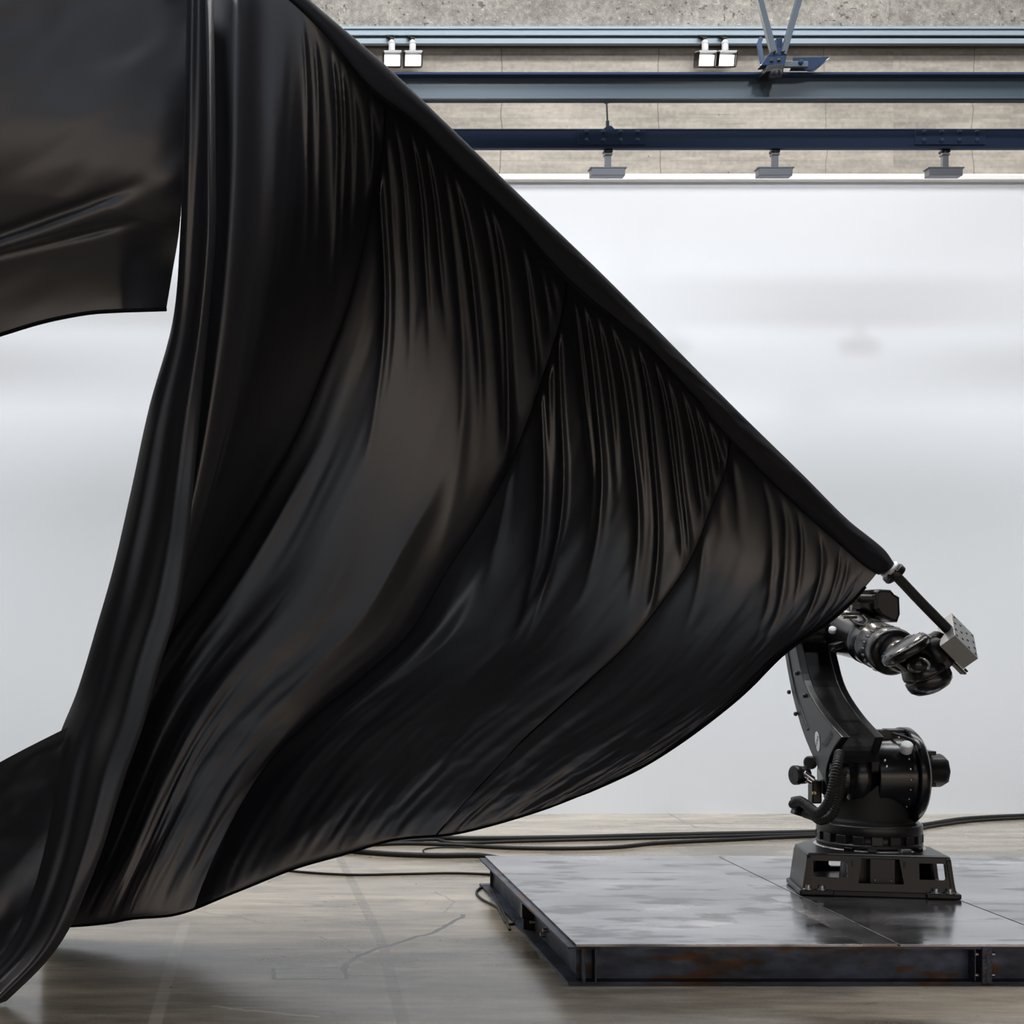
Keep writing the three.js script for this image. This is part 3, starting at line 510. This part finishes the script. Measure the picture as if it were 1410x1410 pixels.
  // elbow, upper arm and wrist
  const E0 = V(3.79, 1.765, -9.42), E1 = V(3.785, 1.60, -8.50), du = E1.clone().sub(E0).normalize(), Lu = E1.distanceTo(E0);
  const right3 = V(1, 0, 0), up3 = right3.clone().cross(du).normalize().multiplyScalar(-1);
  const elbow = part('elbow', [cyl(V(3.46, 1.74, -9.34), V(3.98, 1.74, -9.34), 0.15, 0.15, 40), box(3.6, 3.95, 1.62, 1.92, 9.2, 9.6, 0.06), turned(V(3.455, 1.74, -9.34), V(-1, 0, 0), [[0.13, 0], [0.12, 0.02], [0.05, 0.03], [0, 0.03]], 24)], M.black, r);
  const ua = part('upper_arm', turned(E0, du, [[0, 0], [0.165, 0.02], [0.17, 0.1], [0.155, 0.22], [0.14, 0.4], [0.135, 0.52], [0.142, 0.53], [0.142, 0.56], [0.135, 0.57], [0.135, 0.64], [0.14, 0.65], [0.14, 0.68], [0.13, 0.70], [0.13, Lu - 0.14], [0.142, Lu - 0.135], [0.142, Lu - 0.06], [0.134, Lu - 0.05], [0.12, Lu - 0.03], [0.09, Lu - 0.03], [0.085, Lu], [0, Lu]], 48), M.black, r);
  for (let k = 0; k < 22; k++) { const a = k / 22 * Math.PI * 2, n = right3.clone().multiplyScalar(Math.cos(a)).addScaledVector(up3, Math.sin(a)); part('collar_bolt', cyl(E0.clone().addScaledVector(du, Lu - 0.17).addScaledVector(n, 0.137), E0.clone().addScaledVector(du, Lu - 0.13).addScaledVector(n, 0.137), 0.009, 0.009, 8), M.gunmetal, ua); }
  part('arm_motor', [prism([[1207, 815], [1212, 811], [1228, 812], [1233, 818], [1240, 822], [1241, 846], [1237, 857], [1229, 857], [1212, 848], [1206, 838]].map(([a, b]) => at(a, b, 9.0)), V(0, 0, -0.3), 0.02), prism([[1184, 813], [1212, 811], [1216, 830], [1206, 846], [1186, 838]].map(([a, b]) => at(a, b, 9.06)), V(0, 0, -0.3), 0.015)], M.satinBlack, elbow);
  part('connector', [cyl(at(1182, 824, 8.98), at(1203, 824.5, 8.98), 0.026, 0.026, 16), cyl(at(1176, 818, 8.98), at(1178, 830, 8.98), 0.02, 0.02, 12), cyl(at(1202, 819, 8.97), at(1205, 831, 8.97), 0.014, 0.014, 10)], M.gunmetal, elbow);
  part('connector_plug', [cyl(at(1171, 826, 8.95), at(1171, 841, 8.95), 0.016, 0.016, 10), cyl(at(1171, 829, 8.95), at(1171, 831, 8.95), 0.021, 0.021, 10), cyl(at(1171, 835, 8.95), at(1171, 837, 8.95), 0.021, 0.021, 10)], M.brushed, elbow);
  part('terminal_box', [obox(at(1171, 845, 8.93), V(0.085, 0, 0), V(0, 0.018, 0), V(0, 0, 0.07), 0.004), obox(at(1171, 850, 8.93), V(0.065, 0, 0), V(0, 0.016, 0), V(0, 0, 0.06), 0.004)], M.gunmetal, elbow);
  part('arm_hose', tube([at(1171, 852, 8.9), at(1178, 858, 8.85), at(1190, 861, 8.8), at(1194, 856, 8.82), at(1188, 848, 8.9)], 0.008, 30, 8), M.rubber, elbow);
  part('service_cap', turned(at(1146, 869, 8.9), V(-0.2, 0.6, 0.7), [[0, 0], [0.022, 0], [0.022, 0.022], [0.018, 0.026], [0, 0.026]], 16), M.lampGrey, elbow);
  part('elbow_bracket', [obox(at(1155, 888, 9.0), V(0.09, 0.03, 0), V(-0.012, 0.036, 0), V(0, 0, 0.1), 0.005), cyl(at(1146, 893, 8.98), at(1152, 898, 8.98), 0.018, 0.018, 10)], M.satinBlack, elbow);

  // wrist: fork disc, fifth-axis body, tool flange
  const w0 = at(1246, 892, 8.28), wd = at(1273, 871, 8.22).sub(at(1219, 913, 8.22)).normalize();      // long axis of the disc seen edge-on
  const wn = V(0.60, 0.62, 0.12).sub(wd.clone().multiplyScalar(V(0.60, 0.62, 0.12).dot(wd))).normalize().multiplyScalar(-1);
  const W5 = at(1276, 930, 8.24), axis5 = at(1262, 902, 8.24).sub(W5).normalize();
  const wrist = part('wrist', [turned(E1, du, [[0, -0.04], [0.1, -0.03], [0.095, 0.08], [0.07, 0.16], [0, 0.16]], 32), obox(w0.clone().lerp(W5, 0.25), wd.clone().multiplyScalar(0.2), wn.clone().multiplyScalar(0.07), wd.clone().cross(wn).multiplyScalar(0.2), 0.03)], M.black, r);
  const disc = part('wrist_disc', turned(at(1246, 893, 8.2), V(-0.55, 0.80, -0.04), [[0, -0.035], [0.13, -0.035], [0.142, -0.022], [0.142, 0.004], [0.13, 0.022], [0.085, 0.034], [0, 0.036]], 44), M.black, r);
  const dn = V(-0.55, 0.80, -0.04).normalize(), da = V(1, 0, 0).sub(dn.clone().multiplyScalar(dn.x)).normalize(), db = dn.clone().cross(da);
  for (let k = 0; k < 14; k++) { const a = k / 14 * Math.PI * 2, p = at(1246, 894, 8.2).addScaledVector(da, Math.cos(a) * 0.118).addScaledVector(db, Math.sin(a) * 0.118).addScaledVector(dn, 0.018); part('disc_bolt', turned(p, dn, [[0.009, 0], [0.009, 0.012], [0, 0.014]], 8), M.gunmetal, disc); }
  part('wrist_motor', [turned(W5, axis5.clone().multiplyScalar(-1), [[0, -0.13], [0.08, -0.13], [0.1, -0.10], [0.118, -0.06], [0.126, -0.03], [0.126, -0.015], [0.119, -0.01], [0.119, 0], [0.127, 0.006], [0.127, 0.035], [0.12, 0.06], [0.095, 0.085], [0.05, 0.10], [0, 0.102]], 44)], M.black, wrist);
  part('wrist_cap', turned(at(1262, 915, 8.1), V(-0.5, 0.1, 1), [[0, 0], [0.05, 0], [0.045, 0.03], [0.02, 0.045], [0, 0.046]], 24), M.black, wrist);
  part('wrist_hose', tube([at(1266, 906, 8.08), at(1274, 909, 8.06), at(1279, 914, 8.06), at(1278, 921, 8.08)], 0.007, 24, 8), M.brushed, wrist);
  part('tool_flange', [turned(at(1278, 903, 8.24), at(1302, 888, 8.26).sub(at(1278, 903, 8.24)), [[0, -0.05], [0.11, -0.05], [0.115, 0], [0.115, 0.05], [0.1, 0.07], [0.1, 0.11], [0, 0.11]], 32), obox(at(1294, 906, 8.2), V(0.08, -0.09, 0), V(0.06, 0.055, 0), V(0, 0, 0.12), 0.01)], M.satinBlack, r);

  // hoses at the lower left
  const hose = (pts, rad, n) => { const list = [tube(pts, rad, 80, 10)], cv = new THREE.CatmullRomCurve3(pts, false, 'centripetal'); for (let k = 1; k < n; k++) { const p = cv.getPointAt(k / n), d = cv.getTangentAt(k / n); list.push(turned(p, d, [[rad, -0.005], [rad * 1.13, -0.003], [rad * 1.13, 0.003], [rad, 0.005]], 12)); } return list; };
  part('cable_hose', hose([at(1091, 1108, 8.75), at(1102, 1103, 8.65), at(1115, 1112, 8.55), at(1127, 1119, 8.45), at(1138, 1109, 8.4), at(1147, 1084, 8.38), at(1152, 1058, 8.4), at(1156, 1036, 8.5)], 0.026, 46), M.rubber, r);
  part('cable_hose', hose([at(1108, 1120, 8.75), at(1120, 1124, 8.62), at(1132, 1130, 8.5), at(1146, 1122, 8.45), at(1155, 1095, 8.43), at(1160, 1060, 8.45)], 0.024, 40), M.rubber, r);
  part('hose_gland', [turned(at(1089, 1107, 8.78), V(1, 0.2, 0.3), [[0, 0], [0.038, 0.005], [0.042, 0.02], [0.042, 0.06], [0.034, 0.075], [0, 0.075]], 12), obox(at(1104, 1117, 8.8), V(0.1, -0.03, 0), V(0.02, 0.06, 0), V(0, 0, 0.08), 0.01)], M.satinBlack, r);
  const valve = part('valve', [turned(at(1107, 1067, 8.85), V(-1, 0, 0.25), [[0, -0.02], [0.05, -0.02], [0.055, 0], [0.055, 0.03], [0.048, 0.036], [0.06, 0.042], [0.06, 0.068], [0.05, 0.075], [0, 0.07]], 20), cyl(at(1118, 1078, 8.85), at(1126, 1082, 8.85), 0.03, 0.03, 12), obox(at(1122, 1090, 8.85), V(0.06, 0, 0), V(0, 0.14, 0), V(0, 0, 0.08), 0.01)], M.satinBlack, r);
  part('valve_fitting', [cyl(at(1106, 1064, 8.8), at(1119, 1074, 8.8), 0.02, 0.024, 12), cyl(at(1110, 1073, 8.78), at(1117, 1077, 8.78), 0.017, 0.017, 8)], M.chrome, valve);
  part('valve_ring', turned(at(1117, 1050, 8.95), V(-0.8, 0, 0.6), [[0, 0], [0.042, 0], [0.042, 0.02], [0.03, 0.025], [0, 0.025]], 20), M.gunmetal, valve);
  part('valve_nut', cyl(at(1122, 1090, 8.79), at(1122, 1094, 8.79), 0.016, 0.016, 6), M.brass, valve);

  // block that holds the pole
  const s = 8.05 / F, Cc = at(1315, 875, 8.05), p = V(-31.87, 32, -0.26).multiplyScalar(s), e1 = V(32.76, 32, -77.86).multiplyScalar(s), e2 = V(-14.96, -15, -12.46).multiplyScalar(s);
  const bc = Cc.clone().addScaledVector(p, -0.5).addScaledVector(e1, 0.5).addScaledVector(e2, 0.5);
  const block = part('pole_block', obox(bc, p.clone().multiplyScalar(-1), e1, e2.clone(), 0.003), M.blockSteel, r);
  const n3 = p.clone().cross(e1).normalize(); if (n3.dot(e2) > 0) n3.multiplyScalar(-1);                // the face with the drilled holes
  for (const [a, b] of [[0.1, 0.1], [0.1, 0.35], [0.1, 0.62], [0.1, 0.9], [0.36, 0.2], [0.36, 0.48], [0.36, 0.78], [0.62, 0.1], [0.62, 0.4], [0.62, 0.7], [0.9, 0.1], [0.9, 0.35], [0.9, 0.6], [0.9, 0.88]])
    part('bolt_hole', turned(Cc.clone().addScaledVector(p, -a).addScaledVector(e1, b).addScaledVector(n3, 0.001), n3, [[0.0085, -0.004], [0.0085, 0.0015], [0.006, 0.0015], [0.005, -0.003], [0, -0.003]], 10), M.satinBlack, block);
  part('clamp_bar', [obox(at(1316, 917, 8.2), V(0.09, -0.09, 0), V(0.008, 0.008, 0), V(0, 0, 0.06), 0.002), cyl(at(1328, 921, 8.2), at(1332, 925, 8.2), 0.007, 0.007, 8)], M.gunmetal, block);
}

// ------------------------------------------------------------------ pole and flag
// top edge of the flag (the sleeve with the pole in it), from the far end down to the robot: [px, py, distance]
const top3 = (list) => list.map(([a, b, z]) => V(a, b, z));
const TOP = new THREE.CatmullRomCurve3(top3([[150, -262, 7.75], [300, -118, 7.8], [427, 0, 7.85], [526, 85, 7.9], [579, 135, 7.92], [650, 204, 7.95], [700, 253, 7.98], [830, 378, 8.05], [1006, 556, 8.13], [1107, 655, 8.17], [1167, 715, 8.19], [1218, 757, 8.21], [1231, 775, 8.21]]), false, 'centripetal');
const HEM = new THREE.CatmullRomCurve3(top3([[130, -215, 7.75], [262, -100, 7.8], [398, 0, 7.85], [455, 57, 7.88], [512, 124, 7.9], [569, 167, 7.93], [628, 228, 7.96], [706, 302, 8.0], [780, 385, 8.04], [895, 482, 8.08], [1006, 604, 8.13], [1089, 687, 8.17], [1153, 745, 8.19], [1190, 777, 8.2], [1211, 791, 8.21]]), false, 'centripetal');
{
  const tip = at(1305, 866.5, 8.21), o = thing('flag_pole', 'black carbon pole reaching from the grey block on the robot into the flag sleeve', 'pole', tip.clone());
  const pts = [tip, at(1268, 829, 8.21), at(1231, 790, 8.21), at(1208, 768, 8.205)];
  for (let k = 8; k >= 0; k--) { const t = TOP.getPointAt(k / 9), h = HEM.getPointAt(k / 9); pts.push(at(lerp(t.x, h.x, 0.45), lerp(t.y, h.y, 0.45), lerp(t.z, h.z, 0.45))); }
  part('shaft', tube(pts, 0.028, 160, 20), M.rubber, o);
  const d = at(1208, 768, 8.21).sub(at(1268, 829, 8.21)).normalize(), c = at(1231, 790, 8.21);
  part('collar', [turned(c.clone().addScaledVector(d, -0.02), d, [[0.031, 0], [0.062, 0], [0.066, 0.006], [0.066, 0.034], [0.06, 0.04], [0.031, 0.04]], 28), cyl(at(1238, 784, 8.2), at(1232, 790, 8.16), 0.024, 0.024, 12), cyl(at(1224, 799, 8.19), at(1228, 793, 8.16), 0.022, 0.022, 12)], M.satinBlack, o);
  part('white_ring', turned(c.clone().addScaledVector(d, 0.022), d, [[0.031, 0], [0.057, 0], [0.057, 0.022], [0.031, 0.022]], 28), M.lampGrey, o);
}
{
  const o = thing('flag', 'huge black satin flag sweeping across the hall from the pole down to the floor', 'flag', V(-0.6, 0, -8.4));
  // seams between the sewn lengths of cloth, from the sleeve to the lower edge: [px, py]
  const seams = [
    [[268, -104], [268, 60], [270, 250], [266, 420], [250, 600], [228, 760], [200, 900], [168, 1020], [115, 1150], [58, 1276]],
    [[531, 140], [529, 185], [523, 230], [508, 301], [494, 369], [474, 438], [444, 515], [410, 596], [367, 672], [325, 740], [278, 813], [232, 880], [190, 960], [155, 1060], [118, 1170], [64, 1276]],
    [[780, 385], [779, 413], [770, 450], [743, 533], [711, 620], [669, 703], [618, 782], [563, 872], [499, 932], [435, 985], [375, 1045], [325, 1120], [290, 1190], [268, 1251]],
    [[1006, 604], [1001, 640], [983, 689], [950, 772], [911, 830], [871, 880], [825, 925], [770, 975], [715, 1025], [668, 1075], [630, 1115], [600, 1151]],
    [[1208, 789], [1197, 802], [1170, 832], [1138, 859], [1081, 899], [1024, 955], [967, 1001], [920, 1034], [882, 1057], [845, 1075], [808, 1091]],
  ];
  const bottom = new THREE.CatmullRomCurve3([[58, 1276], [104, 1275], [150, 1271], [181, 1266], [245, 1260], [318, 1232], [408, 1196], [474, 1177], [542, 1157], [627, 1148], [740, 1117], [808, 1091]].map(([a, b]) => V(a, b, 0)), false, 'centripetal');
  const bt = (px) => { let a = 0, b = 1; for (let k = 0; k < 30; k++) { const m = (a + b) / 2; bottom.getPoint(m).x < px ? a = m : b = m; } return (a + b) / 2; };
  const hemAt = (px) => { let a = 0, b = 1; for (let k = 0; k < 30; k++) { const m = (a + b) / 2; HEM.getPoint(m).x < px ? a = m : b = m; } return (a + b) / 2; };
  const curves = seams.map((l) => new THREE.CatmullRomCurve3(l.map(([a, b]) => V(a, b, 0)), false, 'centripetal'));
  const hemT = [0.082, hemAt(531), hemAt(780), hemAt(1006), hemAt(1208)], botT = [0, 0.006, bt(268), bt(600), 1];
  const ends = [8.0, 8.2, 8.1, 7.95, 8.05], bulge = [-0.02, 0.86, 0.86, 0.40, 0.02];
  const depth = (k, v, z0) => lerp(z0, ends[k], v) + bulge[k] * Math.pow(Math.sin(Math.PI * Math.pow(v, 0.64)), 1.2);
  // pleats that run down from the sleeve, panel by panel: [start, drift, width, height, length]
  const pleats = [[], [], [], []];
  const addPleats = (k, n, a, b, drift, w, h, l) => { for (let i = 0; i < n; i++) pleats[k].push([lerp(a, b, (i + 0.2 + rnd() * 0.6) / n), drift * (0.92 + 0.16 * rnd()), w * (0.65 + 0.7 * rnd()), h * (0.35 + 0.9 * rnd()), l * (0.5 + 0.9 * rnd())]); };
  addPleats(0, 7, 0.35, 1.0, 1.1, 0.030, 0.05, 0.36);
  addPleats(1, 12, -0.2, 0.95, 1.9, 0.026, 0.06, 0.36);
  addPleats(2, 17, -0.5, 0.98, 2.0, 0.024, 0.060, 0.42);
  addPleats(3, 11, -0.4, 0.8, 1.4, 0.028, 0.020, 0.34);
  pleats[1].push([0.06, 0.25, 0.045, 0.06, 0.95, 0.35], [0.72, 0.2, 0.04, 0.05, 0.85, 0.3]);
  pleats[2].push([0.05, 0.14, 0.05, 0.09, 1.1, 0.4], [0.3, 0.5, 0.035, 0.05, 0.75, 0.3]);
  pleats[0].push([0.12, 0.05, 0.06, 0.06, 1.2]);
  const ridge = (t) => { const a = Math.abs(t); return t > 0 ? Math.exp(-a * a * 1.6) : Math.exp(-a * 1.5); };
  const surface = (k, u, v) => {
    const A = curves[k].getPointAt(clamp(v)), D = curves[k + 1].getPointAt(clamp(v));
    const h = HEM.getPoint(lerp(hemT[k], hemT[k + 1], u)), b = bottom.getPoint(lerp(botT[k], botT[k + 1], u));
    const h0 = HEM.getPoint(hemT[k]), h1 = HEM.getPoint(hemT[k + 1]), b0 = bottom.getPoint(botT[k]), b1 = bottom.getPoint(botT[k + 1]);
    const cx = (q) => lerp(A[q], D[q], u) + lerp(h[q], b[q], v) - lerp(lerp(h0[q], h1[q], u), lerp(b0[q], b1[q], u), v);
    const px = cx('x'), py = cx('y');
    let z = lerp(depth(k, v, h0.z), depth(k + 1, v, h1.z), k ? u : u * u) + h.z - lerp(h0.z, h1.z, u);
    const open = Math.pow(Math.sin(Math.PI * v), 0.6) * (k === 3 ? 1 - 0.6 * u : 1);
    z -= [0.05, 0.10, 0.10, 0.07][k] * Math.sin(Math.PI * u) * open;                     // each length bellies between its seams
    const seam = (d, n) => (n === 2 ? (0.015 + 0.05 * sstep(0.1, 0.35, v)) * Math.exp(-d / 0.05) : 0.016 * Math.exp(-d / 0.018)) * sstep(0, 0.06, v) * (1 - 0.75 * sstep(0.55, 0.9, v));
    if (k > 0) z += seam(u, k); if (k < 3) z += seam(1 - u, k + 1);
    for (const [u0, kd, w, a, l, from = -0.15] of pleats[k]) {
      const c = u0 + kd * v - 0.55 * kd * v * v, ww = w * (1 + 1.8 * v);
      const t = (u - c) / ww; if (t > 5 || t < -5) continue;
      z -= a * ridge(t) * sstep(0, 0.05, v) * sstep(from, from + 0.15, v) * (1 - sstep(l * 0.25, l, v)) * (k === 3 ? 1 - sstep(0.45, 0.95, u) : sstep(1, 0.95, u)) * (k > 0 ? sstep(0, 0.04, u) : 1);
    }
    // broad slack waves that lie along the lower edge
    const g = sstep(0.4, 0.8, v) * sstep(1.0, 0.93, v);
    z += 0.06 * (fbm(u * 2.2 + k * 2.2, v * 3.2 + k * 3, 3) - 0.5) * g + 0.05 * (fbm((u + k) * 7 + v * 1.5, v * 2.4 + 5, 3) - 0.5) * g + 0.008 * (fbm(u * 4 + k * 4 + v * 5, v * 18 + 5, 3) - 0.5) * g;
    z += 0.02 * (fbm(u * 7 + k * 7 - v * 2, v * 3, 3) - 0.5) * sstep(0, 0.1, v);
    return at(px, py, z);
  };
  const nus = [90, 170, 190, 150];
  for (let k = 0; k < 4; k++) part('cloth_panel', sheet(nus[k], 220, (u, v) => surface(k, u, v)), M.cloth, o);
  for (let k = 1; k < 4; k++) { const pts = []; for (let i = 0; i <= 60; i++) { const p = surface(k, 0, i / 60); p.z -= 0.004; pts.push(p); } part('seam', tube(pts, 0.007, 160, 6), M.thread, o); }
  { const pts = []; for (let k = 1; k < 4; k++) for (let i = 0; i < 20; i++) { const p = surface(k, i / 20, 1); p.z -= 0.004; pts.push(p); } for (let i = 20; i >= 1; i--) pts.push(surface(3, 1, i / 20)); part('lower_hem', tube(pts, 0.009, 260, 6), M.thread, o); }

  // sleeve that holds the pole: a closed flattened tube along the top edge
  part('sleeve', sheet(28, 320, (u, v) => {
    const a = u * Math.PI * 2, T = TOP.getPointAt(v), H = HEM.getPointAt(v), w = (1 - Math.cos(a)) / 2 * 1.06;
    let z = lerp(T.z, H.z, w) - Math.sin(a) * (0.034 + 0.02 * sstep(0.7, 1, v));
    const wr = sstep(0.45, 0.9, v);
    z -= (Math.sin(a) > 0 ? 1 : -1) * 0.022 * (0.25 + wr) * (fbm(w * 5 - v * 20, v * 34 + w * 9, 3) - 0.5) * Math.abs(Math.sin(a));
    return at(lerp(T.x, H.x, w), lerp(T.y, H.y, w), z);
  }), M.hem, o);
  { const pts = []; for (let i = 0; i <= 60; i++) { const H = HEM.getPointAt(i / 60), T = TOP.getPointAt(i / 60); pts.push(at(lerp(H.x, T.x, 0.06), lerp(H.y, T.y, 0.06), H.z - 0.018)); } part('seam', tube(pts, 0.006, 200, 6), M.thread, o); }

  // gathered fold that hangs in front of the left end: left edge, right edge, distance at a height
  const Lf = new THREE.CatmullRomCurve3([[258, -110, 7.5], [257, 0, 7.5], [252, 200, 7.52], [248, 320, 7.56], [238, 440, 7.62], [205, 562, 7.62], [180, 677, 7.58], [156, 782, 7.5], [135, 856, 7.43], [106, 952, 7.33], [80, 1019, 7.22], [68, 1090, 7.12], [55, 1160, 7.03], [36, 1230, 6.95], [4, 1300, 6.85], [-60, 1372, 6.72]].map((p) => V(...p)), false, 'centripetal');
  const Rt = new THREE.CatmullRomCurve3([[290, -110, 7.5], [294, 0, 7.5], [297, 200, 7.52], [297, 320, 7.56], [287, 443, 7.62], [278, 540, 7.62], [267, 664, 7.58], [257, 762, 7.5], [242, 847, 7.43], [218, 923, 7.35], [197, 1000, 7.25], [170, 1075, 7.14], [143, 1164, 7.04], [119, 1226, 6.98], [96, 1278, 6.92], [66, 1322, 6.85], [-4, 1391, 6.72]].map((p) => V(...p)), false, 'centripetal');
  const lobes = [[0.20, 0.20, 0.022, 0.10], [0.72, 0.20, 0.045, 0.04]];
  part('gathered_fold', sheet(90, 360, (u, v) => {
    const a = Lf.getPointAt(v), b = Rt.getPointAt(v);
    let z = lerp(a.z, b.z, u) + 0.03 * Math.pow(Math.abs(u * 2 - 1), 8) + 0.10 * (1 - u) * sstep(0.12, 0.35, v);
    for (const [c, w, h, d] of lobes) { const t = (u - c - d * (v - 0.5) * 0.6 - 0.05 * Math.sin(v * 7 + c * 9)) / w; z -= h * Math.exp(-t * t * 1.3); }
    z -= 0.03 * (fbm(u * 2 + v * 3, v * 6, 2) - 0.5) * sstep(0, 0.2, u) * sstep(1, 0.8, u);
    const p = at(lerp(a.x, b.x, u), lerp(a.y, b.y, u), z); p.y = Math.max(p.y, 0.012); return p;
  }), M.cloth, o);

  // the cloth turning back from the fold to the sewn lengths behind it
  part('turned_cloth', sheet(24, 160, (u, v) => {
    const a = Lf.getPointAt(lerp(0, 0.90, v)), b = Rt.getPointAt(lerp(0, 0.90, v)), p0 = at(lerp(a.x, b.x, 0.3), lerp(a.y, b.y, 0.3), lerp(a.z, b.z, 0.3) + 0.06), p1 = surface(0, 0, v);
    const p = p0.lerp(p1, u); p.z -= 0.05 * Math.sin(u * Math.PI); p.y = Math.max(p.y, 0.012); return p;
  }), M.cloth, o);

  // the loose corner spreading to the left, near the floor
  part('loose_corner', sheet(90, 120, (u, v) => {
    const e = new THREE.Vector3(), R = Lf.getPointAt(lerp(0.735, 0.995, v));
    const lx = -190, ly = lerp(1175, 1420, v), lz = lerp(7.15, 6.62, v);
    const sag = Math.sin(u * Math.PI) * 18 * (1 - v);
    e.set(lerp(lx, R.x + 8, u), lerp(ly, R.y, u) - sag * 0.6, lerp(lz, R.z, u) + 0.08);
    const w = Math.sin((u * 1.3 + v * 2.1) * 7) * 0.5 + (fbm(u * 3 + v * 2, v * 5 - u * 2, 3) - 0.5) * 2;
    const p = at(e.x, e.y, e.z - 0.016 * w * sstep(0, 0.08, v) + 0.10 * (1 - v) * (1 - u)); p.y = Math.max(p.y, 0.012); return p;
  }), M.cloth, o);

  // the length of cloth blown back behind the fold, top left
  const fe = new THREE.CatmullRomCurve3([[-150, 500], [-60, 480], [0, 461], [60, 443], [122, 431], [165, 428], [195, 427], [229, 426]].map(([a, b]) => V(a, b, 0)), false, 'centripetal');
  const fr = new THREE.CatmullRomCurve3([[270, -110], [262, 0], [254, 200], [247, 315], [238, 372], [229, 426]].map(([a, b]) => V(a, b, 0)), false, 'centripetal');
  const flap = (u, v) => {
    const b = fe.getPoint(u), r = fr.getPoint(v);
    const px = lerp(-150, r.x, u) + (lerp(b.x, lerp(-150, 229, u), 1 - v) - lerp(-150, 229, u)) * v, py = lerp(-110, b.y, v) + (r.y - lerp(-110, 426, v)) * u;
    let z = lerp(7.3, 7.75, u) + 0.12 * v + 0.50 * Math.pow(sstep(0.25, 1.05, v), 1.2) * (1 - 0.4 * u);
    z += 0.12 * sstep(0.72, 1.0, u) * sstep(0.45, 0.85, v);                          // right part turns away
    const d1 = py - (323 - (px) * 0.36), d2 = py - (350 - (px) * 0.24), m = sstep(215, 120, px);
    z += m * (0.022 * Math.exp(-Math.pow(d1 / 10, 2)) - 0.018 * Math.exp(-Math.pow((d1 - 22) / 14, 2)) + 0.02 * Math.exp(-Math.pow(d2 / 7, 2)));
    z += 0.05 * (fbm(px / 190 + 3, py / 120 + px / 260, 3) - 0.5);
    return at(px, py, z);
  };
  part('blown_flap', sheet(150, 170, flap), M.cloth, o);
  { const pts = []; for (let i = 0; i <= 40; i++) pts.push(flap(i / 40, 1)); part('flap_hem', tube(pts, 0.012, 120, 6), M.thread, o); }
}

renderer.render(scene, camera);
